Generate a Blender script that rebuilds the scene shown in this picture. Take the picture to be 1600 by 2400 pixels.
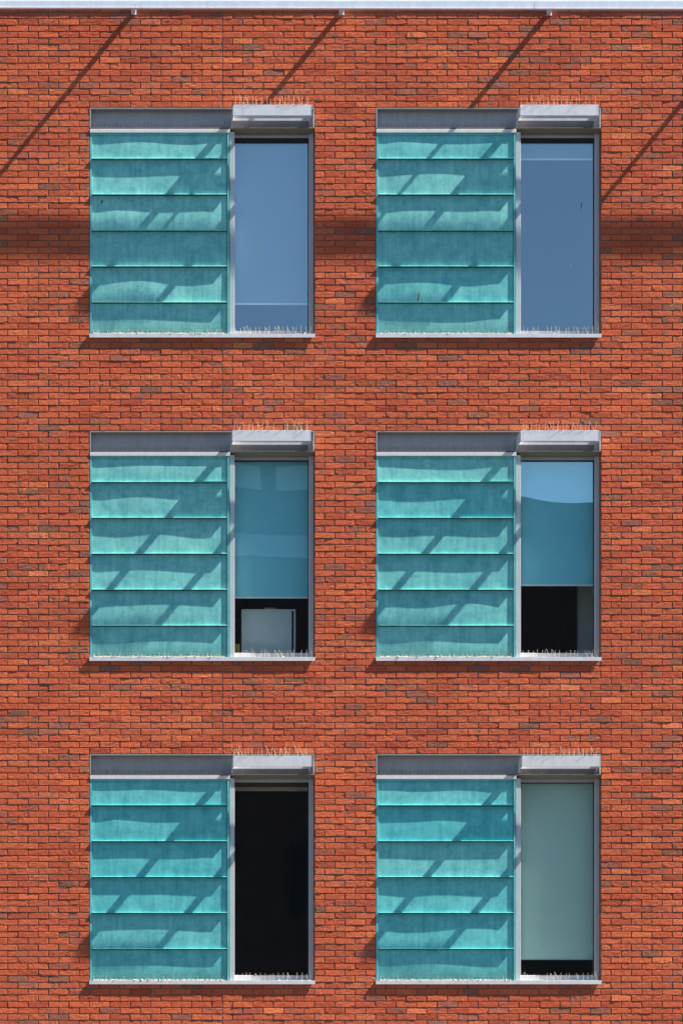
import bpy, math, random
import numpy as np

# ------------------------------------------------------------------ reset
for o in list(bpy.data.objects):
    bpy.data.objects.remove(o, do_unlink=True)
scene = bpy.context.scene
col = scene.collection

# ------------------------------------------------------------------ measures
K = 0.004712            # metres per photo pixel on the wall face
D = 44.0                # camera to wall
X0, YH = 50.0, 2900.0   # photo pixel the camera looks at squarely (straight ahead, eye level)
CAMZ = 1.6
ZB = CAMZ + (YH - 2400) * K      # height of the lower edge of the picture

def wx(px): return (px - 800.0) * K
def wz(py): return ZB + (2400.0 - py) * K
XC = wx(X0)

# ------------------------------------------------------------------ camera
cd = bpy.data.cameras.new('camera')
cam = bpy.data.objects.new('camera', cd)
col.objects.link(cam)
cam.location = (XC, -D, CAMZ)
cam.rotation_euler = (math.radians(90), 0, 0)
cd.sensor_fit = 'VERTICAL'
cd.sensor_height = 36.0
cd.lens = 36.0 * D / (2400 * K)
cd.shift_x = (800 - X0) / 2400.0
cd.shift_y = (YH - 1200) / 2400.0
cd.clip_start = 0.5
cd.clip_end = 4000
scene.camera = cam
scene.render.resolution_x, scene.render.resolution_y = 682, 1024

# ------------------------------------------------------------------ light
S = 6.8                                   # metres the shadow drops per metre of projection
SX = 0.82 * S
sun_dir = np.array([SX, -1.0, S]); sun_dir = sun_dir / np.linalg.norm(sun_dir)
elev = math.asin(sun_dir[2]); azim = math.atan2(sun_dir[0], sun_dir[1])
world = bpy.data.worlds.new('World'); scene.world = world; world.use_nodes = True
nt = world.node_tree
bg = nt.nodes['Background']
sky = nt.nodes.new('ShaderNodeTexSky'); sky.sky_type = 'NISHITA'; sky.sun_disc = False
sky.sun_elevation = elev; sky.sun_rotation = azim
sky.air_density = 1.0; sky.dust_density = 0.2; sky.ozone_density = 2.5
nt.links.new(sky.outputs[0], bg.inputs[0]); bg.inputs[1].default_value = 0.06
sl = bpy.data.lights.new('sun', 'SUN'); sl.energy = 5.0; sl.angle = math.radians(0.6); sl.color = (1.0, 0.93, 0.84)
so = bpy.data.objects.new('sun', sl); col.objects.link(so); so.location = (8, -6, 30)
from mathutils import Vector
so.rotation_euler = Vector(sun_dir.tolist()).to_track_quat('Z', 'Y').to_euler()
vs = scene.view_settings
vs.view_transform = 'Standard'; vs.look = 'None'; vs.gamma = 1.0; vs.use_curve_mapping = False
vs.exposure = 1.68
scene.render.engine = 'CYCLES'
scene.cycles.max_bounces = 8
scene.cycles.transparent_max_bounces = 12

# ------------------------------------------------------------------ helpers
def tag(o, label=None, cat=None, group=None, kind=None):
    if label: o['label'] = label
    if cat: o['category'] = cat
    if group: o['group'] = group
    if kind: o['kind'] = kind
    return o

class MB:
    """collects geometry in wall coordinates: photo px, photo py, depth d (metres out of the wall)"""
    def __init__(s): s.v = []; s.f = []
    def hexa(s, p):
        b = len(s.v); s.v += p
        for q in ((0,1,2,3),(7,6,5,4),(0,4,5,1),(1,5,6,2),(2,6,7,3),(3,7,4,0)):
            s.f.append(tuple(b + i for i in q))
    def world_box(s, x0, x1, y0, y1, z0, z1):
        s.hexa([(x0,y0,z0),(x1,y0,z0),(x1,y0,z1),(x0,y0,z1),(x0,y1,z0),(x1,y1,z0),(x1,y1,z1),(x0,y1,z1)])
    def box(s, px0, px1, py0, py1, d0, d1):
        """px0<px1, py0<py1 (down), d0<d1 (out)"""
        s.world_box(wx(px0), wx(px1), -d1, -d0, wz(py1), wz(py0))
    def prism(s, px0, px1, prof):
        """profile of (py, d) swept from px0 to px1"""
        n = len(prof); b = len(s.v)
        for px in (px0, px1):
            for (py, d) in prof: s.v.append((wx(px), -d, wz(py)))
        for i in range(n):
            j = (i + 1) % n
            s.f.append((b+i, b+j, b+n+j, b+n+i))
        s.f.append(tuple(b + i for i in reversed(range(n)))); s.f.append(tuple(b + n + i for i in range(n)))
    def spike(s, a, t, r):
        a = np.array(a); t = np.array(t); ax = t - a; ax = ax / np.linalg.norm(ax)
        u = np.cross(ax, (0.3, 1, 0.1)); u /= np.linalg.norm(u); w = np.cross(ax, u)
        b = len(s.v)
        for c, rr in ((a, r), (t, r * 0.8)):
            for k in range(3):
                an = 2 * math.pi * k / 3
                s.v.append(tuple(c + rr * (math.cos(an) * u + math.sin(an) * w)))
        s.f += [(b, b+1, b+4, b+3), (b+1, b+2, b+5, b+4), (b+2, b, b+3, b+5), (b+3, b+4, b+5), (b+2, b+1, b)]
    def tube(s, pts, r, n=8):
        b = len(s.v); m = len(pts)
        for i, p in enumerate(pts):
            p = np.array(p); q0 = np.array(pts[max(i-1, 0)]); q1 = np.array(pts[min(i+1, m-1)])
            ax = (q1 - q0) / np.linalg.norm(q1 - q0)
            u = np.cross(ax, (0.31, 0.2, 0.9)); u /= np.linalg.norm(u); w = np.cross(ax, u)
            for k in range(n):
                an = 2 * math.pi * k / n
                s.v.append(tuple(p + r * (math.cos(an) * u + math.sin(an) * w)))
        for i in range(m - 1):
            for k in range(n):
                s.f.append((b+i*n+k, b+i*n+(k+1) % n, b+(i+1)*n+(k+1) % n, b+(i+1)*n+k))
        s.f.append(tuple(b + k for k in reversed(range(n)))); s.f.append(tuple(b + (m-1)*n + k for k in range(n)))
    def build(s, name, mat, parent=None, bevel=0, smooth=False):
        me = bpy.data.meshes.new(name)
        me.from_pydata([tuple(map(float, v)) for v in s.v], [], s.f); me.update()
        import bmesh
        bm = bmesh.new(); bm.from_mesh(me); bmesh.ops.recalc_face_normals(bm, faces=bm.faces)
        if bevel:
            bmesh.ops.bevel(bm, geom=list(bm.edges), offset=bevel, segments=1, affect='EDGES', clamp_overlap=True)
        bm.to_mesh(me); bm.free()
        if smooth:
            for p in me.polygons: p.use_smooth = True
        me.materials.append(mat)
        o = bpy.data.objects.new(name, me); col.objects.link(o)
        if parent: o.parent = parent
        return o

def empty(name, loc=(0, 0, 0)):
    o = bpy.data.objects.new(name, None); col.objects.link(o); o.location = loc; o.empty_display_size = 0.3
    return o

# ------------------------------------------------------------------ materials
def mat(name):
    m = bpy.data.materials.new(name); m.use_nodes = True
    n = m.node_tree; b = n.nodes['Principled BSDF']
    return m, n, b
def N(n, t, **kw):
    x = n.nodes.new(t)
    for k, v in kw.items(): setattr(x, k, v)
    return x
def L(n, a, b): n.links.new(a, b)
def pos(n, scale=(1, 1, 1), loc=(0, 0, 0)):
    g = N(n, 'ShaderNodeNewGeometry'); m = N(n, 'ShaderNodeMapping')
    m.inputs['Scale'].default_value = scale; m.inputs['Location'].default_value = loc
    L(n, g.outputs['Position'], m.inputs['Vector']); return m.outputs['Vector']
def noise(n, vec, scale, detail=3, rough=0.55):
    t = N(n, 'ShaderNodeTexNoise'); t.inputs['Scale'].default_value = scale
    t.inputs['Detail'].default_value = detail; t.inputs['Roughness'].default_value = rough
    L(n, vec, t.inputs['Vector']); return t.outputs['Fac']
def ramp(n, fac, stops):
    r = N(n, 'ShaderNodeValToRGB'); e = r.color_ramp.elements
    while len(e) < len(stops): e.new(0.5)
    for i, (p, c) in enumerate(stops):
        e[i].position = p; e[i].color = (c if len(c) == 4 else (*c, 1))
    L(n, fac, r.inputs['Fac']); return r.outputs['Color']
def mix(n, fac, a, b, mode='MIX'):
    m = N(n, 'ShaderNodeMix', data_type='RGBA', blend_type=mode)
    for sock, v in ((m.inputs[0], fac), (m.inputs[6], a), (m.inputs[7], b)):
        if isinstance(v, (int, float)): sock.default_value = v
        elif isinstance(v, tuple): sock.default_value = (*v, 1) if len(v) == 3 else v
        else: L(n, v, sock)
    return m.outputs[2]
def math_(n, op, a, b=0.0, clamp=False):
    m = N(n, 'ShaderNodeMath', operation=op); m.use_clamp = clamp
    for s, v in ((m.inputs[0], a), (m.inputs[1], b)):
        if isinstance(v, (int, float)): s.default_value = v
        else: L(n, v, s)
    return m.outputs[0]
def bump(n, b, h, strength, dist):
    x = N(n, 'ShaderNodeBump'); x.inputs['Strength'].default_value = strength; x.inputs['Distance'].default_value = dist
    L(n, h, x.inputs['Height']); L(n, x.outputs['Normal'], b.inputs['Normal'])

def m_brick():
    m, n, b = mat('brick')
    at = N(n, 'ShaderNodeAttribute', attribute_name='tone')
    sp = N(n, 'ShaderNodeSeparateColor'); L(n, at.outputs['Color'], sp.inputs[0])
    tone, grey, seed = sp.outputs[0], sp.outputs[1], sp.outputs[2]
    base = ramp(n, tone, [(0.0, (0.39, 0.074, 0.036)), (0.45, (0.49, 0.104, 0.046)), (0.8, (0.57, 0.135, 0.056)), (1.0, (0.64, 0.180, 0.072))])
    v = pos(n, (1, 1, 1.6))
    fine = noise(n, v, 42, 4, 0.7)
    base = mix(n, 0.7, base, ramp(n, fine, [(0.25, (0.35, 0.30, 0.30)), (0.5, (1, 1, 1)), (0.75, (1.4, 1.4, 1.35))]), 'MULTIPLY')
    # grey-violet flashed zones, shifted from brick to brick
    g = N(n, 'ShaderNodeNewGeometry'); ad = N(n, 'ShaderNodeVectorMath', operation='ADD')
    cx = N(n, 'ShaderNodeCombineXYZ'); L(n, math_(n, 'MULTIPLY', seed, 37.0), cx.inputs[0]); L(n, math_(n, 'MULTIPLY', seed, 91.0), cx.inputs[2])
    L(n, g.outputs['Position'], ad.inputs[0]); L(n, cx.outputs[0], ad.inputs[1])
    zone = noise(n, ad.outputs[0], 9.0, 2, 0.5)
    zf = math_(n, 'MULTIPLY', math_(n, 'SUBTRACT', zone, math_(n, 'SUBTRACT', 0.70, math_(n, 'MULTIPLY', grey, 0.42))), 9.0, True)
    gcol = mix(n, seed, (0.31, 0.120, 0.085), (0.19, 0.105, 0.068))
    gcol = mix(n, 0.6, gcol, ramp(n, fine, [(0.3, (0.5, 0.5, 0.5)), (0.55, (1, 1, 1)), (0.8, (1.4, 1.4, 1.4))]), 'MULTIPLY')
    c = mix(n, math_(n, 'MULTIPLY', zf, 0.8), base, gcol)
    # pale lime specks
    sp2 = noise(n, pos(n), 38, 2, 0.5)
    c = mix(n, math_(n, 'MULTIPLY', math_(n, 'SUBTRACT', sp2, 0.745), 10.0, True), c, (0.55, 0.45, 0.38))
    # broad weathering
    big = noise(n, pos(n, (1, 1, 1)), 0.55, 3, 0.6)
    c = mix(n, 0.5, c, ramp(n, big, [(0.3, (0.72, 0.68, 0.70)), (0.62, (1.08, 1.08, 1.06))]), 'MULTIPLY')
    L(n, c, b.inputs['Base Color']); b.inputs['Roughness'].default_value = 0.9
    b.inputs['Specular IOR Level'].default_value = 0.15
    h = math_(n, 'ADD', math_(n, 'MULTIPLY', noise(n, pos(n, (1, 1, 1.7)), 48, 5, 0.72), 1.0), math_(n, 'MULTIPLY', noise(n, pos(n), 170, 2, 0.6), 0.25))
    bump(n, b, h, 1.0, 0.010)
    return m
def m_plain(name, c, rough=0.7, var=0.2, scale=6.0, metal=0.0, spec=0.4, bmp=0.0, bscale=80):
    m, n, b = mat(name)
    f = noise(n, pos(n), scale, 4, 0.6)
    lo = tuple(x * (1 - var) for x in c); hi = tuple(min(1, x * (1 + var)) for x in c)
    L(n, ramp(n, f, [(0.3, lo), (0.7, hi)]), b.inputs['Base Color'])
    b.inputs['Roughness'].default_value = rough; b.inputs['Metallic'].default_value = metal
    b.inputs['Specular IOR Level'].default_value = spec
    if bmp: bump(n, b, noise(n, pos(n), bscale, 3), 0.6, bmp)
    return m
def m_copper():
    m, n, b = mat('teal_patina')
    at = N(n, 'ShaderNodeAttribute', attribute_name='tone')
    sp = N(n, 'ShaderNodeSeparateColor'); L(n, at.outputs['Color'], sp.inputs[0])
    base = mix(n, sp.outputs[0], (0.125, 0.43, 0.42), (0.185, 0.54, 0.505))
    base = mix(n, sp.outputs[1], base, (0.065, 0.45, 0.475))
    f1 = noise(n, pos(n), 7, 5, 0.65)
    base = mix(n, 0.8, base, ramp(n, f1, [(0.28, (0.52, 0.70, 0.74)), (0.5, (1, 1, 1)), (0.72, (1.40, 1.20, 1.16))]), 'MULTIPLY')
    st = noise(n, pos(n, (14, 14, 1.3)), 2.0, 4, 0.6)            # vertical run marks
    base = mix(n, 0.6, base, ramp(n, st, [(0.33, (0.66, 0.80, 0.82)), (0.52, (1, 1, 1)), (0.72, (1.40, 1.18, 1.15))]), 'MULTIPLY')
    sc = noise(n, pos(n, (1, 1, 3.5), (3, 1, 2)), 11, 5, 0.75)   # dark scuffs
    base = mix(n, math_(n, 'MULTIPLY', math_(n, 'SUBTRACT', sc, 0.57), 4.0, True), base, (0.03, 0.165, 0.175))
    pl = noise(n, pos(n, (1, 1, 1), (9, 4, 5)), 4.0, 3, 0.6)     # fresh bluer patches
    base = mix(n, math_(n, 'MULTIPLY', math_(n, 'SUBTRACT', pl, 0.60), 3.0, True), base, (0.03, 0.33, 0.42))
    sk = noise(n, pos(n), 90, 2, 0.6)
    base = mix(n, 0.35, base, ramp(n, sk, [(0.3, (0.75, 0.78, 0.8)), (0.7, (1.2, 1.2, 1.2))]), 'MULTIPLY')
    # grime drawn up from the last sheet's lower edge; other sheets darker along the top
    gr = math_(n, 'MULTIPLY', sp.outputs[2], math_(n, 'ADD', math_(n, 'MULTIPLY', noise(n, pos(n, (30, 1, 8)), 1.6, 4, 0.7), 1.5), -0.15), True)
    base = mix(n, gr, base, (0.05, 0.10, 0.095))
    L(n, base, b.inputs['Base Color']); b.inputs['Roughness'].default_value = 0.62
    b.inputs['Specular IOR Level'].default_value = 0.3
    h = math_(n, 'ADD', noise(n, pos(n), 60, 4, 0.7), math_(n, 'MULTIPLY', noise(n, pos(n), 9, 3, 0.6), 1.5))
    bump(n, b, h, 0.5, 0.0012)
    return m
def m_metal(name, c, rough=0.45):
    m, n, b = mat(name)
    f = noise(n, pos(n, (1, 1, 0.25)), 16, 4, 0.65)
    L(n, ramp(n, f, [(0.25, tuple(x * 0.86 for x in c)), (0.6, c), (0.85, tuple(x * 1.06 for x in c))]), b.inputs['Base Color'])
    b.inputs['Roughness'].default_value = rough; b.inputs['Metallic'].default_value = 0.15
    b.inputs['Specular IOR Level'].default_value = 0.45
    bump(n, b, noise(n, pos(n), 25, 3, 0.6), 0.25, 0.001)
    return m
def m_glass():
    m = bpy.data.materials.new('window_glass'); m.use_nodes = True; n = m.node_tree
    n.nodes.remove(n.nodes['Principled BSDF']); out = n.nodes['Material Output']
    tr = N(n, 'ShaderNodeBsdfTransparent'); tr.inputs[0].default_value = (0.90, 1.0, 1.0, 1)
    gl = N(n, 'ShaderNodeBsdfGlossy'); gl.inputs['Color'].default_value = (0.66, 0.85, 0.96, 1); gl.inputs['Roughness'].default_value = 0.0
    mx = N(n, 'ShaderNodeMixShader'); mx.inputs[0].default_value = 0.30
    L(n, tr.outputs[0], mx.inputs[1]); L(n, gl.outputs[0], mx.inputs[2])
    # dust film: small pale flecks and a faint veil
    df = N(n, 'ShaderNodeBsdfDiffuse'); df.inputs[0].default_value = (0.6, 0.6, 0.58, 1)
    sp = noise(n, pos(n, (1, 1, 0.45)), 30, 2, 0.5)
    veil = math_(n, 'ADD', math_(n, 'MULTIPLY', math_(n, 'SUBTRACT', sp, 0.80), 6.0, True), 0.004)
    m2 = N(n, 'ShaderNodeMixShader'); L(n, veil, m2.inputs[0]); L(n, mx.outputs[0], m2.inputs[1]); L(n, df.outputs[0], m2.inputs[2])
    L(n, m2.outputs[0], out.inputs['Surface'])
    return m

M = dict(
    brick=m_brick(),
    mortar=m_plain('mortar', (0.20, 0.15, 0.115), 0.95, 0.25, 20, spec=0.1, bmp=0.002, bscale=120),
    joint=m_plain('joint_sealant', (0.22, 0.17, 0.13), 0.9, 0.2, 12, spec=0.1),
    copper=m_copper(),
    frame=m_metal('grey_frame_paint', (0.50, 0.52, 0.53), 0.45),
    pale=m_metal('pale_metal_paint', (0.69, 0.69, 0.70), 0.45),
    gutter=m_metal('gutter_paint', (0.72, 0.76, 0.80), 0.4),
    dark=m_plain('dark_gasket', (0.016, 0.018, 0.019), 0.7, 0.2, 5),
    head=m_metal('window_head_paint', (0.36, 0.36, 0.365), 0.5),
    ledge=m_metal('olive_grey_ledge', (0.20, 0.185, 0.15), 0.55),
    glass=m_glass(),
    spike=m_plain('bird_spike_plastic', (0.85, 0.70, 0.48), 0.35, 0.15, 20),
    spikebase=m_plain('bird_spike_base', (0.62, 0.58, 0.54), 0.6, 0.2, 40),
    debris=m_plain('pale_droppings', (0.52, 0.50, 0.42), 0.9, 0.4, 60, spec=0.1),
    blind=m_plain('white_blind_cloth', (0.62, 0.66, 0.66), 0.85, 0.03, 3, spec=0.1),
    blindblue=m_plain('blue_blind_cloth', (0.30, 0.76, 0.84), 0.85, 0.03, 3, spec=0.1),
    blindgrey=m_plain('blue_grey_blind_cloth', (0.26, 0.34, 0.40), 0.85, 0.03, 3, spec=0.1),
    blindgreen=m_plain('grey_green_blind_cloth', (0.66, 0.84, 0.74), 0.85, 0.03, 3, spec=0.1),
    spikeshade=m_plain('bird_spike_shaded', (0.22, 0.20, 0.18), 0.5, 0.2, 20),  # darker copy of the spike colour, the ledge's shade put into it
    bar=m_plain('blind_bar', (0.92, 0.94, 0.94), 0.4, 0.03, 3),
    olive=m_plain('blind_cassette', (0.46, 0.42, 0.28), 0.6, 0.05, 3),
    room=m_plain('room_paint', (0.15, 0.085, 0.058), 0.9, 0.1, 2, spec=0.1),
    cab=m_plain('white_cabinet_paint', (0.72, 0.76, 0.74), 0.5, 0.03, 3),
    yellow=m_plain('yellow_card', (0.75, 0.52, 0.12), 0.7, 0.06, 9),
    wood=m_plain('desk_board', (0.20, 0.15, 0.11), 0.6, 0.2, 9),
    feather=m_plain('feather', (0.17, 0.12, 0.08), 0.8, 0.4, 90),
    featherw=m_plain('pale_feather', (0.62, 0.60, 0.55), 0.8, 0.2, 90),
    sidewall=m_plain('plain_brick_side', (0.36, 0.09, 0.05), 0.9, 0.25, 14, spec=0.1),
    roof=m_plain('roof_felt', (0.14, 0.14, 0.15), 0.9, 0.2, 2),
    asphalt=m_plain('asphalt', (0.045, 0.045, 0.047), 0.92, 0.3, 18, spec=0.2, bmp=0.004, bscale=200),
    paving=m_plain('paving', (0.13, 0.12, 0.11), 0.9, 0.2, 5, spec=0.2),
    kerb=m_plain('kerb_stone', (0.30, 0.29, 0.27), 0.9, 0.15, 6, spec=0.2),
    line=m_plain('road_paint', (0.75, 0.75, 0.72), 0.7, 0.1, 9),
    opp=m_plain('dark_brick_far', (0.060, 0.040, 0.034), 0.95, 0.25, 3, spec=0.05),
    opppale=m_plain('pale_render_far', (0.30, 0.33, 0.33), 0.9, 0.06, 1, spec=0.1),
    oppglass=m_plain('far_window', (0.02, 0.022, 0.024), 0.5, 0.1, 1, spec=0.1),
)

rng = np.random.default_rng(7)
random.seed(11)

# ------------------------------------------------------------------ ground and street
def sheet(name, x0, x1, y0, y1, z, m):
    mb = MB(); mb.v = [(x0, y0, z), (x1, y0, z), (x1, y1, z), (x0, y1, z)]; mb.f = [(0, 1, 2, 3)]
    return tag(mb.build(name, m), kind='structure')
sheet('ground', -1500, 1500, -1500, 1500, 0.0, M['asphalt'])
mb = MB(); mb.world_box(-60, 60, -5.0, 0.0, -0.05, 0.12); tag(mb.build('pavement', M['paving']), kind='structure')
mb = MB(); mb.world_box(-60, 60, -5.16, -5.003, -0.05, 0.125); tag(mb.build('kerb', M['kerb']), kind='structure')

# ------------------------------------------------------------------ the brick building
GX = 521.0              # movement joint; the bond is set out from here
BW = 47.86              # brick pitch in px
CH = 14.855             # course pitch in px
HEAD = 252.3            # first window head
PITCH = 757.6           # storey (51 courses)
COLX = (210.5, 880.5)
WINW = 526.6
ROWY = [HEAD + 757.6 * i for i in range(3)]
OPENINGS = [(x, x + WINW, y, y + 36 * CH) for y in ROWY for x in COLX]
XL, XR = GX - BW * 17.0, GX + BW * 36.0     # ends of the facade
TOP = HEAD - 16.25 * CH                     # under the coping
BOT = 2400 + (ZB - 0.10) / K                # ground

building = empty('office_building', (wx((XL + XR) / 2), 0, 0))
tag(building, 'red brick office block with six identical windows and teal metal cladding panels', 'building')
OFF = building.location.copy()
def sub(o, parent):
    """parent keeping world coordinates"""
    o.parent = parent
    if parent is building: o.location = -OFF
    return o
def bpart(mb_, name, m, **kw):
    return sub(mb_.build(name, m, **kw), building)

# mortar backing with the openings left free
mb = MB()
ys = sorted(set([TOP, BOT] + [o[2] for o in OPENINGS] + [o[3] for o in OPENINGS]))
IN = 0.8
for a, b_ in zip(ys[:-1], ys[1:]):
    mid = (a + b_) / 2
    cuts = sorted([(o[0] - IN, o[1] + IN) for o in OPENINGS if o[2] <= mid <= o[3]])
    x = XL + IN
    for c in cuts + [(XR - IN, None)]:
        mb.box(x, c[0], a, b_, -0.32, -0.0095)
        x = c[1]
wall = bpart(mb, 'wall', M['mortar'])
tag(wall, 'red brick wall laid in running bond with recessed mortar')

# bricks ---------------------------------------------------------------
def brick_rects():
    out = []
    row = 0
    r0 = -16
    nrow = int((BOT - HEAD) / CH)
    for r in range(r0, nrow):
        y0 = HEAD + r * CH; y1 = y0 + CH
        if y0 < TOP - 1: continue
        sh = 0.5 * (r & 1)
        xs = [GX + BW * (k + sh) for k in range(-18, 37)]
        for x in xs:
            a, b_ = max(x, XL), min(x + BW, XR)
            if b_ - a < 6: continue
            # cut in two by the movement joint above / below the windows
            segs = [(a, GX), (GX, b_)] if a + 2 < GX < b_ - 2 else [(a, b_)]
            for (p, q) in segs:
                parts = [(p, q)]
                for o in OPENINGS:
                    if o[2] - 1 <= y0 and y1 <= o[3] + 1:
                        new = []
                        for (s, e) in parts:
                            if e <= o[0] + 1 or s >= o[1] - 1: new.append((s, e))
                            else:
                                if s < o[0] - 4: new.append((s, o[0]))
                                if e > o[1] + 4: new.append((o[1], e))
                        parts = new
                for (s, e) in parts:
                    out.append((s, e, y0, y1))
    return out
RECTS = brick_rects()

JN = 2.05     # joint thickness px
# template: inner grid 5 x 3, front ring, back ring
GXN, GZN = 8, 4
def template():
    faces = []
    idx = lambda i, j: j * GXN + i
    for j in range(GZN - 1):
        for i in range(GXN - 1): faces.append((idx(i, j), idx(i+1, j), idx(i+1, j+1), idx(i, j+1)))
    per = [(i, 0) for i in range(GXN)] + [(GXN-1, j) for j in range(1, GZN)] + [(i, GZN-1) for i in range(GXN-2, -1, -1)] + [(0, j) for j in range(GZN-2, 0, -1)]
    n0 = GXN * GZN; P = len(per)
    for k in range(P):
        k2 = (k + 1) % P
        a = idx(*per[k]); b_ = idx(*per[k2])
        faces.append((a, n0 + k, n0 + k2, b_))
        faces.append((n0 + k, n0 + P + k, n0 + P + k2, n0 + k2))
    return faces, per
TFACES, PER = template()
NV = GXN * GZN + 2 * len(PER)

def brick_verts(s, e, y0, y1, rg, origin=(0, 0, 0)):
    """one brick, edges worn, face slightly uneven"""
    hj = JN / 2
    a, b_ = wx(s + hj + rg.normal(0, .22)), wx(e - hj + rg.normal(0, .22))
    t, u = wz(y0 + hj + rg.normal(0, .22)), wz(y1 - hj + rg.normal(0, .22))
    a += rg.normal(0, .0006)
    proud = np.clip(rg.normal(0, .0007), -.0015, .0020)
    tiltz = rg.normal(-.0004, .0005); tiltx = rg.normal(0, .0006)
    ch = 0.0035
    V = np.zeros((NV, 3))
    fx = np.linspace(0, 1, GXN); fz = np.linspace(0, 1, GZN)
    k = 0
    for j in range(GZN):
        for i in range(GXN):
            x = (a + ch) + (b_ - a - 2 * ch) * fx[i]; z = (u + ch) + (t - u - 2 * ch) * fz[j]
            d = proud + tiltx * (fx[i] - .5) * 2 + tiltz * (fz[j] - .5) * 2 + rg.normal(0, .00065)
            V[k] = (x, -d, z); k += 1
    for (i, j) in PER:
        x = a + (b_ - a) * fx[i] + rg.normal(0, .0005); z = u + (t - u) * fz[j] + rg.normal(0, .0005)
        V[k] = (x, -(proud - .0022 + rg.normal(0, .0004)), z); k += 1
    for (i, j) in PER:
        V[k] = (a + (b_ - a) * fx[i], .100, u + (t - u) * fz[j]); k += 1
    # chipped corner now and then
    if rg.random() < .07:
        c = rg.integers(0, 4); ci = (0 if c < 2 else GXN - 1); cj = (0 if c % 2 else GZN - 1)
        V[cj * GXN + ci, 1] += .006; V[cj * GXN + ci, 0] += (1 if ci == 0 else -1) * .006
    return V - np.array(origin)

def lowfreq(x, z):
    return (math.sin(x * 1.3 + 2.1 * math.sin(z * .7)) + math.sin(z * 2.3 + 1.7 * math.sin(x * .9 + 2)) + math.sin(x * 3.1 - z * 1.9)) / 3
def brick_tone(s, e, y0, y1, rg):
    cl = lowfreq(wx(s), wz(y0))
    tone = np.clip(rg.normal(.48, .19), 0, 1)
    pg = .06 + .13 * max(0, cl)
    if rg.random() < pg: grey = rg.uniform(.55, 1.0)
    else: grey = rg.uniform(0, .42)
    return (float(tone), float(grey), float(rg.random()), 1.0)

def visible(r): return r[0] > -2 and r[1] < 1602 and r[2] > 30 and r[3] < 2402
vis = [i for i, r in enumerate(RECTS) if visible(r) and (r[1] - r[0]) > BW - 1]
# single bricks: the pier between the two window columns and the band below, then on to the sides
vis.sort(key=lambda i: (abs((RECTS[i][0] + RECTS[i][1]) / 2 - 808) > 75, abs((RECTS[i][2]) - 1650)))
single = set(vis[:300])

def set_tone(me, tones_per_poly):
    at = me.attributes.new('tone', 'FLOAT_COLOR', 'FACE')
    at.data.foreach_set('color', np.asarray(tones_per_poly, dtype=np.float32).ravel())

Vs, Fs, Ts = [], [], []
for i, r in enumerate(RECTS):
    if i in single: continue
    base = len(Vs) * NV
    Vs.append(brick_verts(*r, rng))
    Fs += [tuple(base + q for q in f) for f in TFACES]
    tn = brick_tone(*r, rng); Ts += [tn] * len(TFACES)
me = bpy.data.meshes.new('brickwork'); me.from_pydata(np.concatenate(Vs).tolist(), [], Fs); me.update()
set_tone(me, Ts); me.materials.append(M['brick'])
o = bpy.data.objects.new('brickwork', me); col.objects.link(o); o.parent = wall; tag(o, kind='stuff')

# 300 single bricks sharing a set of meshes
variants = []
for k in range(60):
    r = (0, BW, 0, CH)
    cx, cz = wx(BW / 2), wz(CH / 2)
    me = bpy.data.meshes.new('brick')
    me.from_pydata(brick_verts(*r, rng, origin=(cx, 0, cz)).tolist(), [], TFACES); me.update()
    set_tone(me, [brick_tone(*r, rng)] * len(TFACES)); me.materials.append(M['brick']); variants.append(me)
for q, i in enumerate(sorted(single)):
    r = RECTS[i]
    ob = bpy.data.objects.new('brick', variants[(q * 37 + q // 7) % 60]); col.objects.link(ob); ob.parent = wall
    ob.location = (wx((r[0] + r[1]) / 2), 0, wz((r[2] + r[3]) / 2))

# movement joint: a thin sealed line running down the blind strips of wall
mb = MB()
for (a, b_) in ((TOP, ROWY[0]), (ROWY[0] + 36 * CH, ROWY[1]), (ROWY[1] + 36 * CH, ROWY[2]), (ROWY[2] + 36 * CH, BOT)):
    mb.box(GX - 1.1, GX + 1.1, a + 1, b_ - 1, -0.03, -0.0055)
bpart(mb, 'movement_joint', M['joint'])

# other faces of the block and the roof
mb = MB()
zt = wz(TOP)
mb.world_box(wx(XL) + .012, wx(XR) - .012, 0.325, 9.5, 0.0, 0.35)          # ground slab
mb.world_box(wx(XL) + .012, wx(XL) + .30, 0.325, 9.5, 0.352, zt - .302)
mb.world_box(wx(XR) - .30, wx(XR) - .012, 0.325, 9.5, 0.352, zt - .302)
mb.world_box(wx(XL) + .302, wx(XR) - .302, 9.2, 9.5, 0.352, zt - .302)
bpart(mb, 'outer_wall', M['sidewall'])
mb = MB(); mb.world_box(wx(XL) + .012, wx(XR) - .012, 0.325, 9.5, zt - .30, zt - .004); bpart(mb, 'roof', M['roof'])
mb = MB(); mb.box(XL - 3, XR + 3, TOP - 9, TOP - .3, -0.36, 0.020); bpart(mb, 'coping', M['gutter'], bevel=.004)

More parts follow.
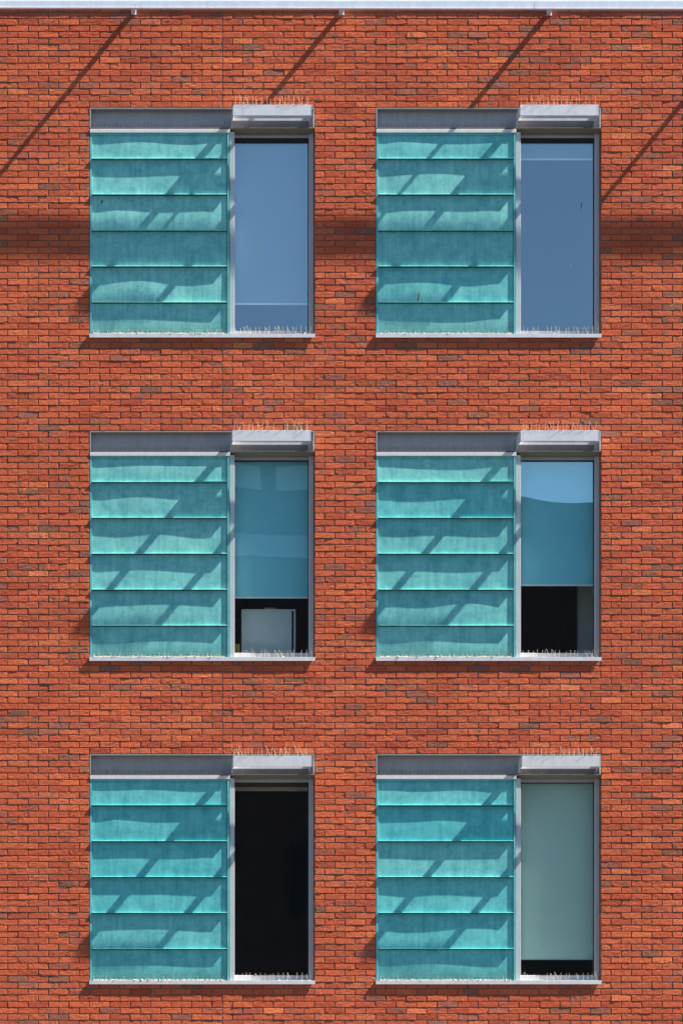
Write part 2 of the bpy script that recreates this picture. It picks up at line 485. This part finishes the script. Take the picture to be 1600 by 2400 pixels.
# gutter rail on arms, standing off the wall
GP = 0.386
def unp(v, c, d):    # photo pixel of a thing at depth d -> wall pixel
    return c + (v - c) * (D - d) / D
gy0, gy1 = unp(1.6, YH, GP), unp(18.2, YH, GP)
joints = [318 - 933, 318, 1251, 1251 + 933]
joints = [unp(j, X0, GP) for j in joints]
ends = [XL - 3] + [j for j in joints if XL < j < XR] + [XR + 3]
DROP = 0.0016
def tilt(mb_):
    mb_.v = [(x, y, z - DROP * (x - wx(0)) - 0.0) for (x, y, z) in mb_.v]
for a, b_ in zip(ends[:-1], ends[1:]):
    mb = MB()
    h = gy1 - gy0
    mb.prism(a + .35, b_ - .35, [(gy0, GP), (gy0, GP - .012), (gy0 + 1.2, GP - .012), (gy0 + 1.6, GP - .056), (gy1 - .4, GP - .056), (gy1 + .4, GP - .006), (gy1 + .4, GP + .006), (gy1 - 1.6, GP + .006), (gy1 - 2.0, GP)])
    tilt(mb)
    bpart(mb, 'gutter_rail', M['gutter'])
for kx in range(-1, 8):
    px = 314 + 486 * (kx)
    if not (XL < px < XR): continue
    mb = MB()
    mb.prism(px - 3.2, px + 3.2, [(33.0, -.05), (33.0, .03), (29.0, GP - .057), (22.5, GP - .057), (20.5, -.05)])
    tilt(mb)
    ar = bpart(mb, 'gutter_arm', M['pale'])
    b2 = MB(); b2.box(px - 6, px + 6, 16, 34.3, .0, .006); tilt(b2); pl = b2.build('arm_plate', M['pale']); pl.parent = ar

# ------------------------------------------------------------------ one window bay
DESC = {
    (0, 0): 'the top-floor window with the long blind',
    (0, 1): 'the top-floor window with the short blind',
    (1, 0): 'the window with the white cabinet',
    (1, 1): 'the middle window without a cabinet',
    (2, 0): 'the bare black window',
    (2, 1): 'the window with the grey-green blind',
}
SHX = {(0, 0): 0, (0, 1): -3.0, (1, 0): -1.5, (1, 1): -2, (2, 0): 0.5, (2, 1): 1.5}
LAPS = [59.5, 118.6, 202.6, 286.8, 371.0, 455.3, 529.0]
SHEET_D, FRAME_D, LIP_D, TRIM_D = -.014, -.001, .016, .006
FD, GD = -.13, -.16        # window frame front, glass

def wave(rg):
    p = [(rg.uniform(3.5, 10.5), rg.uniform(0, 6.28), rg.uniform(.3, 1.0), rg.uniform(-2, 2)) for _ in range(4)]
    def f(u, v): return sum(a * math.sin(k * u + ph + q * v) for k, ph, a, q in p) / 2.0
    return f

def spikes(mb_, px0, px1, py, d, step, h, rows, r=.0016, seed=0, jit=.25):
    """rows: list of (lean sideways, lean out, depth offset, height factor, keep)"""
    rg = random.Random(seed)
    for (lx, ly, dd, hf, keep) in rows:
        n = int((px1 - px0) / step)
        for i in range(n + 1):
            if rg.random() > keep: continue
            x = px0 + i * step + rg.uniform(-1, 1) * step * jit
            if x > px1: continue
            hh = h * hf * rg.uniform(.85, 1.1)
            a = (wx(x), -(d + dd), wz(py) - .004)
            sx = lx + rg.gauss(0, .06); sy = ly + rg.gauss(0, .05)
            t = (a[0] + hh * sx, a[1] - hh * sy, a[2] + hh)
            mb_.spike(a, t, r)
def spike_strip(px0, px1, py, d, step, h, rows, label, seed, lumps=0.0, depth=.03, r=.0016, m='spike'):
    b = MB(); b.box(px0, px1, py - .9, py + .25, d - depth / 2, d + depth / 2)
    o = b.build('bird_spike_strip', M['spikebase'])
    tag(o, label, 'bird spikes', 'bird spike strips on the window ledges')
    s = MB(); spikes(s, px0 + 2, px1 - 2, py, d, step, h, rows, r, seed)
    k = s.build('spikes', M[m], o); k['kind'] = 'stuff'
    if lumps:
        rg = random.Random(seed + 5); l = MB()
        x = px0 + 3
        while x < px1 - 3:
            if rg.random() < lumps:
                w_ = rg.uniform(1.2, 3.2); hh = rg.uniform(.8, 3.0); dd = d + rg.uniform(-.012, .012)
                b0 = len(l.v); c = (wx(x), -dd, wz(py - .7)); ra = w_ * K; rb = hh * K
                for q in range(6):
                    an = q * math.pi / 3
                    l.v.append((c[0] + ra * math.cos(an) * rg.uniform(.7, 1.2), c[1] + ra * math.sin(an) * .7, c[2] - .002))
                for q in range(6):
                    an = q * math.pi / 3 + .3
                    l.v.append((c[0] + .6 * ra * math.cos(an), c[1] + .45 * ra * math.sin(an), c[2] + rb * rg.uniform(.5, 1.1)))
                l.f += [(b0+q, b0+(q+1) % 6, b0+6+(q+1) % 6, b0+6+q) for q in range(6)] + [tuple(b0+6+q for q in range(6))]
            x += rg.uniform(1.5, 4.5)
        if l.f:
            k = l.build('droppings', M['debris'], o); k['kind'] = 'stuff'
    return o

def bay(row, ci):
    rg = np.random.default_rng(100 + row * 10 + ci)
    X = COLX[ci]; Y = ROWY[row]; desc = DESC[(row, ci)]
    B = lambda m_, a, b_, c, d_, e, f: m_.box(X + a, X + b_, Y + c, Y + d_, e, f)
    # --- head tray over the whole opening
    mb = MB()
    B(mb, 0.4, WINW - .4, .4, 2.4, -.12, .001)                 # top flange
    B(mb, 0.4, 3.2, 2.45, 46.5, -.12, .001)                    # end cheeks
    B(mb, WINW - 3.2, WINW - .4, 2.45, 46.5, -.12, .001)
    B(mb, 3.25, WINW - 3.25, 2.45, 46.5, -.12, -.085)          # back
    hd = bpart(mb, 'window_head', M['head'])
    tag(hd, 'grey recessed metal head above ' + desc)
    mb = MB()
    mb.prism(X + .4, X + WINW - .4, [(Y + 46.55, -.125), (Y + 46.55, .001), (Y + 48.2, .001), (Y + 48.4, -.002), (Y + 55.5, -.075), (Y + 55.5, -.125)])
    lg = mb.build('ledge', M['ledge']); lg.parent = hd
    # --- teal cladding panel
    mb = MB()
    B(mb, .6, 328, 55.6, 530, -.10, -.055)                     # backing
    B(mb, .6, 5.2, 59.2, 530, -.054, FRAME_D)                  # left edge
    B(mb, 322.6, 326.6, 59.2, 530, -.054, FRAME_D)             # right edge
    B(mb, 5.25, 321.45, 59.2, 63.4, -.054, FRAME_D - .004)     # top edge
    cp = bpart(mb, 'cladding_panel', M['copper'])
    set_tone(cp.data, [(.3, .25, 0, 1)] * len(cp.data.polygons))
    tag(cp, 'teal patinated metal cladding of lapped sheets beside ' + desc)
    hue = {0: .0, 1: .10, 2: .6}[row]
    if (row, ci) == (0, 1): hue = .1
    f = wave(rg)
    for s in range(6):
        y0 = LAPS[s] + (4.2 if s == 0 else 3.6); y1 = LAPS[s + 1] - (0 if s < 5 else 0)
        f2 = wave(rg)
        nx, nz = 44, 10
        V = []; F = []
        amp = float(rg.uniform(.0022, .0060)); bulge = float(rg.uniform(-.0005, .0042))
        for j in range(nz + 1):
            v = j / nz
            for i in range(nx + 1):
                u = i / nx
                edge = min(1, 6 * u, 6 * (1 - u)) ; edge = max(edge, .25)
                dd = SHEET_D + amp * edge * (f2(u, v) * .75 + f(u, s) * .5) + bulge * (1 - (2 * v - 1) ** 2) * edge
                dd += .0004 * math.exp(-((v - 1) / .06) ** 2)                    # turned out at the seam
                dd += .0020 * (math.exp(-u / .03) + math.exp(-(1 - u) / .03)) * .5
                V.append((wx(X + 5.2 + (321.5 - 5.2) * u), -dd, wz(Y + y0 + (y1 - y0) * v)))
        for j in range(nz):
            for i in range(nx):
                a = j * (nx + 1) + i; F.append((a, a + nx + 1, a + nx + 2, a + 1))
        m_ = MB(); m_.v = V; m_.f = F
        sh = m_.build('metal_sheet', M['copper'], smooth=True)
        t0 = float(np.clip(rg.normal((.85, .65, .5)[row], .25), 0, 1)); h0 = float(np.clip(hue + rg.normal(0, .16), 0, 1))
        tn = []
        for j in range(nz):
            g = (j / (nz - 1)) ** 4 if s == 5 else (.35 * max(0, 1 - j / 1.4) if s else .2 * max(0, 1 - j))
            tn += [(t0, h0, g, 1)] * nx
        set_tone(sh.data, tn); sh.parent = cp
        if s < 5:
            l = MB(); yy = Y + LAPS[s + 1]
            ww = [(.6 * math.sin(7 * q + s)) * .12 for q in range(9)]
            for q in range(8):
                xa = X + 6 + (321 - 6) * q / 8; xb = X + 6 + (321 - 6) * (q + 1) / 8
                b0 = len(l.v)
                for (xx, dz) in ((xa, ww[q]), (xb, ww[q + 1])):
                    for (py, d_) in ((yy - .6 + dz, SHEET_D - .002), (yy - .2 + dz, LIP_D - .003), (yy + .4 + dz, LIP_D), (yy + 1.6 + dz, LIP_D), (yy + 1.7 + dz, SHEET_D - .002)):
                        l.v.append((wx(xx), -d_, wz(py)))
                for e in range(5): l.f.append((b0 + e, b0 + (e + 1) % 5, b0 + 5 + (e + 1) % 5, b0 + 5 + e))
                if q == 0: l.f.append(tuple(b0 + e for e in range(5)))
                if q == 7: l.f.append(tuple(b0 + 5 + e for e in range(5)))
            lp = l.build('seam', M['copper']); set_tone(lp.data, [(1, h0, 0, 1)] * len(lp.data.polygons)); lp.parent = cp
    mb = MB(); B(mb, .6, 328, 50.3, 58.6, -.054, TRIM_D)
    ts = mb.build('trim_strip', M['pale'], bevel=.002); ts.parent = cp
    # --- window
    mb = MB()
    B(mb, 328.05, 339.4, 55.6, 531, -.26, -.020)               # mullion, proud
    B(mb, 339.45, 514.8, 51.2, 63.5, -.26, FD - .008)          # head
    B(mb, 514.85, 526.3, 51.2, 531, -.26, -.095)           # jamb
    B(mb, 339.45, 514.8, 516.5, 531, -.26, -.124)              # bottom rail
    wn = bpart(mb, 'window', M['frame'], bevel=.003)
    tag(wn, {(0, 0): 'grey-framed window reflecting blue sky, blind down almost to the sill', (0, 1): 'grey-framed window reflecting blue sky, with a short blind',
             (1, 0): 'grey-framed window with a white cabinet behind the glass', (1, 1): 'grey-framed window reflecting a roofline, blind half down, no cabinet',
             (2, 0): 'grey-framed window with bare black glass', (2, 1): 'grey-framed window with a grey-green blind almost fully down'}[(row, ci)])
    g = MB()
    for (a, b_, c, d_) in ((339.5, 340.9, 63.6, 516.4), (513.2, 514.7, 63.6, 516.4), (340.95, 513.15, 63.6, 65.2), (340.95, 513.15, 515.6, 516.4)):
        B(g, a, b_, c, d_, GD - .01, FD - .004)
    gk = g.build('gasket', M['dark']); gk.parent = wn
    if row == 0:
        g = MB(); B(g, 341.0, 513.1, 65.25, 74.0, GD + .004, FD - .006)  # added dark strip standing in for the sunshade's reflection in the pane
        gk = g.build('reflection_strip', M['dark']); gk.parent = wn
    # pane with the slight pillow of sealed glazing
    nx, nz = 10, 24
    bul = {(0, 0): .0003, (0, 1): .0004, (1, 0): .0006, (1, 1): .0008, (2, 0): .0003, (2, 1): .0003}[(row, ci)]
    tx = {(1, 1): .0028, (1, 0): .0012}.get((row, ci), 0.0)
    V = []; F = []
    for j in range(nz + 1):
        for i in range(nx + 1):
            u, v = i / nx, j / nz
            dd = GD + bul * (1 - (2 * u - 1) ** 2) * (1 - (2 * v - 1) ** 2) + tx * (u - .5) * (v - .5)
            V.append((wx(X + 340.4 + (514 - 340.4) * u), -dd, wz(Y + 64.5 + (516.2 - 64.5) * v)))
    for j in range(nz):
        for i in range(nx):
            a = j * (nx + 1) + i; F.append((a, a + nx + 1, a + nx + 2, a + 1))
    m_ = MB(); m_.v = V; m_.f = F
    pn = m_.build('pane', M['glass'], smooth=True); pn.parent = wn
    # --- sill
    mb = MB()
    mb.prism(X - .6, X + WINW + 1.0, [(Y + 530.2, -.10), (Y + 530.7, .020), (Y + 539.5, .020), (Y + 539.5, .014), (Y + 532, .010), (Y + 532, -.10)])
    B(mb, 0.6, 526, 531.05, 535.7, -.29, -.102)
    sl_ = bpart(mb, 'window_sill', M['pale'])
    # --- sunshade of two slats on end plates
    PX = SHX[(row, ci)]; P1, P2 = .31, .107
    xa, xb = X + 332.5 + PX, X + 515 + PX
    def slat(d, t, lip):
        m_ = MB()
        m_.prism(xa + 1.2, xb - 1.2, [(Y + 12.5, d), (Y + 12.5, d - t), (Y + 13.6, d - t), (Y + 14.0, d - .004), (Y + 35.4, d - .004), (Y + 35.6, d - lip), (Y + 36.6, d - lip), (Y + 36.6, d)])
        return m_
    fa = bpart(slat(P1, .022, .014), 'sunshade', M['pale'])
    tag(fa, 'pale grey metal sunshade with bird spikes over ' + desc)
    m_ = slat(P2, .022, .014); m_.box(xa + 1.2, xb - 1.2, Y + 14.5, Y + 15.6, P2 + .0002, P2 + .011)
    k = m_.build('rear_slat', M['pale']); k.parent = fa
    for (a, b_) in ((xa, xa + 1.15), (xb - 1.15, xb)):
        m_ = MB(); m_.prism(a, b_, [(Y + 12.3, P1 + .001), (Y + 12.3, .10), (Y + 20, -.086), (Y + 44, -.086), (Y + 44, -.05), (Y + 36.8, .08), (Y + 36.8, P1 + .001)])
        k = m_.build('end_plate', M['pale']); k.parent = fa
        for yy in (26, 40):
            m_ = MB(); m_.box(a - 2.2, b_ + 2.2, Y + yy, Y + yy + 3, -.080, -.068); k = m_.build('bolt', M['frame']); k.parent = fa
    # --- bird spikes
    sd = row * 50 + ci * 25
    crown = [(0, .30, 0, 1, .95), (-.42, .05, .0, 1.15, .38), (.06, -.35, -.004, .9, .25)]
    spike_strip(xa + 2, xb - 1, Y + 12.4, P1 - .012, 10.5, .098, crown, 'bird spikes standing on the sunshade over ' + desc, sd + 1, depth=.02, r=.0018)
    low = [(0, .30, 0, 1, .95), (-.5, .2, 0, 1.1, .25)]
    spike_strip(X + 343, X + 522, Y + 530.5, -.02, 10.8, .085, low, 'bird spikes on sill under the pane of ' + desc, sd + 2, lumps=.06, depth=.026, r=.0018)
    spike_strip(X + 8, X + 318, Y + 530.5, .006, 10.2, .030, [(0, .75, 0, 1, .95), (.1, -.1, 0, 1.8, .5)], 'bird spikes on sill under the cladding beside ' + desc, sd + 3, lumps=.8, depth=.020, r=.0014)
    inn = [(0, 0, 0, 1, .9), (-.45, .25, 0, 1.15, .3), (.08, -.4, 0, .9, .8)]
    spike_strip(X + 8, X + 326, Y + 46.6, -.060, 9.0, .075, inn, 'bird spikes on head ledge above the cladding of ' + desc, sd + 4, lumps=.2, depth=.024, m='spikeshade')
    spike_strip(X + 345, X + 490, Y + 46.6, -.060, 9.0, .070, inn, 'bird spikes on ledge behind the sunshade of ' + desc, sd + 5, lumps=.35, depth=.024, m='spikeshade')
    # --- the room behind
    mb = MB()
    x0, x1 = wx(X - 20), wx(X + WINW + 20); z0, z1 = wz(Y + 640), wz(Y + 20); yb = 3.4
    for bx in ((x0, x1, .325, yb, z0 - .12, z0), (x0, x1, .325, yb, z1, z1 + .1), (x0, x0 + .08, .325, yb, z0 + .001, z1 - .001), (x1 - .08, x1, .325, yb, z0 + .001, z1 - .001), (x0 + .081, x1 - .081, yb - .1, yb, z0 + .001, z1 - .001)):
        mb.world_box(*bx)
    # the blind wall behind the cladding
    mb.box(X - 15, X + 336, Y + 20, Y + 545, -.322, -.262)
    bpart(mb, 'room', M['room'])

for r_ in range(3):
    for c_ in range(2): bay(r_, c_)

# ------------------------------------------------------------------ roller blinds
def blind(row, ci, bottom, cloth, label, bar=True, dep=-.205):
    X, Y = COLX[ci], ROWY[row]
    yb = unp(bottom, YH, dep) - Y
    m_ = MB()
    pts = []
    m_.tube([(wx(X + 343), -dep + .09, wz(Y + 58)), (wx(X + 513), -dep + .02, wz(Y + 60))], .022, 10)
    o = m_.build('roller_blind', M['bar'], smooth=False)
    tag(o, label, 'blind', 'roller blinds')
    # cloth with a faint sag
    nx, nz = 16, 12; V = []; F = []
    rg = np.random.default_rng(int(bottom)); f = wave(rg)
    y0 = 64.2
    for j in range(nz + 1):
        for i in range(nx + 1):
            u, v = i / nx, j / nz
            V.append((wx(X + 339.6 + 174.2 * u), -(dep + .0012 * f(u, v) * v), wz(Y + y0 + (yb - y0) * v)))
    for j in range(nz):
        for i in range(nx):
            a = j * (nx + 1) + i; F.append((a, a + nx + 1, a + nx + 2, a + 1))
    c = MB(); c.v = V; c.f = F
    k = c.build('cloth', cloth, o, smooth=True)
    c = MB(); c.box(X + 339.6, X + 513.8, Y + yb - (3.2 if bar else .2), Y + yb + .6, dep - .006, dep + .010)
    c.build('bottom_bar', M['bar'] if bar else M['dark'], o)
    return o
blind(0, 0, 714, M['blindgrey'], 'blue-looking roller blind drawn down to just above the sill under the gutter')
blind(0, 1, 375, M['blindgrey'], 'short roller blind drawn only a little way down behind blue glass')
blind(1, 0, 1402, M['blindblue'], 'teal blue roller blind hanging above the white cabinet')
blind(1, 1, 1373, M['blindblue'], 'teal blue roller blind half down over a dark room without a cabinet')
blind(2, 1, 2250, M['blindgreen'], 'grey-green roller blind drawn down almost to the sill', bar=False)
X, Y = COLX[0], ROWY[2]
m_ = MB(); yy0 = unp(1845, YH, -.27) - Y; yy1 = unp(1854, YH, -.27) - Y
m_.box(X + 336, X + 523, Y + yy0, Y + yy1, -.29, -.262)
o = tag(m_.build('roller_blind', M['olive']), 'rolled up blind with olive fascia at the top of the bare black window', 'blind', 'roller blinds')
m_ = MB(); m_.tube([(wx(X + 344), .276, wz(Y + yy0 - 5)), (wx(X + 523), .276, wz(Y + yy0 - 5))], .024, 12); m_.build('roll', M['room'], o)

# ------------------------------------------------------------------ things behind the glass
Xc, Yc = COLX[0], ROWY[1]
DT = -.34
def ux(px, d): return unp(px, X0, d)
def uy(py, d): return unp(py, YH, d)
# desk under the window
dz = Yc + 548
m_ = MB(); m_.box(Xc + 330, Xc + 524, dz, dz + 6, -.95, -.33)
desk = tag(m_.build('desk', M['wood']), 'brown desk carrying the white cabinet inside the window', 'desk')
fz = wz(Yc + 640)
for (a, d_) in ((Xc + 334, -.92), (Xc + 516, -.92), (Xc + 334, -.37), (Xc + 516, -.37)):
    m_ = MB(); m_.world_box(wx(a), wx(a + 4), -d_, -d_ + .03, fz, wz(dz + 6.05)); m_.build('leg', M['wood'], desk)
ca, cb = ux(566, DT), ux(692.5, DT); ct = uy(1428, DT)
m_ = MB(); m_.box(ca, ux(683.5, DT), ct + 4.2, dz - .05, -.70, DT)
cab = tag(m_.build('cabinet', M['cab'], bevel=.003), 'white metal cabinet standing behind the glass on the middle floor', 'cabinet')
m_ = MB(); m_.box(ca - .3, cb, ct, ct + 4.1, -.70, DT + .004); m_.build('top_panel', M['cab'], cab, bevel=.002)
m_ = MB(); m_.box(ux(688.6, DT), cb, ct + 4.15, ct + 33, -.70, DT); m_.build('drawer_edge', M['cab'], cab)
m_ = MB(); m_.box(ux(688.6, DT), cb, ct + 33.6, ct + 62, -.70, DT); m_.build('drawer_edge', M['cab'], cab)
m_ = MB(); m_.box(ux(688.6, DT), cb, ct + 62.6, dz - .05, -.70, DT); m_.build('drawer_edge', M['cab'], cab)
m_ = MB(); m_.box(ux(683.6, DT), ux(688.5, DT), ct + 4.15, dz - .05, -.69, DT - .002); m_.build('shadow_gap', M['dark'], cab)
m_ = MB(); m_.prism(ux(620, DT), ux(647.5, DT), [(ct - .02, DT - .02), (ct - 4.6, DT - .012), (ct - 4.8, DT - .16), (ct - .02, DT - .16)])
tag(m_.build('small_box', M['olive'], bevel=.002), 'small cream box lying on top of the white cabinet', 'box')
m_ = MB(); yt = uy(1509, DT)
b0 = [(ux(547, DT), yt + 1), (ux(562, DT), yt), (ux(563, DT), dz - .05), (ux(547, DT), dz - .05)]
m_.hexa([(wx(a), -DT, wz(b_)) for a, b_ in reversed(b0)] + [(wx(a), -DT + .04, wz(b_)) for a, b_ in reversed(b0)])
tag(m_.build('folder', M['yellow']), 'yellow card folder standing beside the white cabinet', 'folder')
# partition in the other middle room
X2, Y2 = COLX[1], ROWY[1]
m_ = MB(); d3 = -.75
m_.box(ux(1355, d3), ux(1355, d3) + 75, Y2 + 30, Y2 + 639, d3 - .05, d3)
scr = tag(m_.build('partition_screen', M['cab']), 'pale upright partition screen inside the middle-floor room without a cabinet', 'partition')
m_ = MB(); m_.box(ux(1355, d3) - 3, ux(1355, d3) - .1, Y2 + 30, Y2 + 639, d3 - .055, d3 + .01); m_.build('edge_post', M['frame'], scr)

# ------------------------------------------------------------------ feathers caught on the facade
def feather(px, py, length, ang, d, m, label, width=1.6):
    a = math.radians(ang); mb_ = MB(); n = 8
    ax = (math.sin(a), math.cos(a)); b0 = 0
    cx, cy = unp(px, X0, d), unp(py, YH, d)
    top, bot = [], []
    for i in range(n + 1):
        t = i / n; w_ = width * math.sin(math.pi * min(1, t * .9 + .06)) ** .7 * (1 - .35 * t)
        bend = .5 * math.sin(t * 2.2)
        x = cx + ax[0] * length * (t - .5) + ax[1] * bend; y = cy + ax[1] * length * (t - .5) - ax[0] * bend
        for sgn in (-1, 1):
            mb_.v.append((wx(x + sgn * w_ * ax[1]), -(d + .0015), wz(y - sgn * w_ * ax[0])))
        mb_.v.append((wx(x), -(d + .004), wz(y)))
        mb_.v.append((wx(x), -(d - .0005), wz(y)))
    for i in range(n):
        p, q = i * 4, i * 4 + 4
        mb_.f += [(p, p+2, q+2, q), (p+2, p+1, q+1, q+2), (p, q, q+3, p+3), (p+3, q+3, q+1, p+1)]
    return tag(mb_.build('feather', m), label, 'feather')
feather(980, 696, 24, -8, SHEET_D + .001, M['feather'], 'brown feather stuck on the teal cladding beside the short blind', 2.6)
feather(1361, 483, 18, -10, GD + .002, M['feather'], 'dark feather stuck high on the pane with the short blind', 1.6)
feather(1336, 624, 22, -10, GD + .002, M['featherw'], 'thin pale feather stuck low on the pane with the short blind', 1.0)
feather(608, 575, 14, -30, GD + .002, M['featherw'], 'white feather fluff on the blue pane with the long blind', 2.6)
feather(239, 473, 10, -20, SHEET_D + .001, M['feather'], 'dark smudge-like feather on the teal cladding beside the long blind', 3.2)

# ------------------------------------------------------------------ building across the street, seen mirrored in the panes
OY = -62.0
opp = empty('brick_block', (0, OY, 0))
tag(opp, 'dark brick block with pale bands across the street, mirrored in the panes', 'building')
def ob(name, m, *bx):
    m_ = MB()
    for b_ in bx: m_.world_box(*b_)
    k = m_.build(name, m); k.parent = opp; k.location = (0, -OY, 0); return k
HL, HR = 24.0, 21.4
xs_ = 6.6
ob('wall', M['opp'], (-34, xs_, OY - 12, OY, 0, HL))
ob('wall', M['opp'], (xs_ + .003, 40, OY - 12, OY - .4, 0, HR))
ob('parapet', M['opp'], (-34.2, xs_, OY - 12, OY + .15, HL + .002, HL + .35))
ob('band', M['opppale'], (-34, xs_ - .3, OY + .002, OY + .12, 19.75, 20.35))
ob('band', M['opppale'], (-34, 2.9, OY + .002, OY + .12, 21.6, 22.25))
ob('band', M['opppale'], (3.35, xs_ - .3, OY + .002, OY + .12, 21.6, 22.25))
for fz_ in (3, 6.6, 10.2, 13.8):
    for k in range(14):
        x = -32 + k * 5.1
        y = OY if x < xs_ - 2 else OY - .4
        if abs(x + 1 - xs_) < 1.6: continue
        w_ = ob('window', M['oppglass'], (x, x + 1.9, y + .002, y + .05, fz_, fz_ + 1.9))
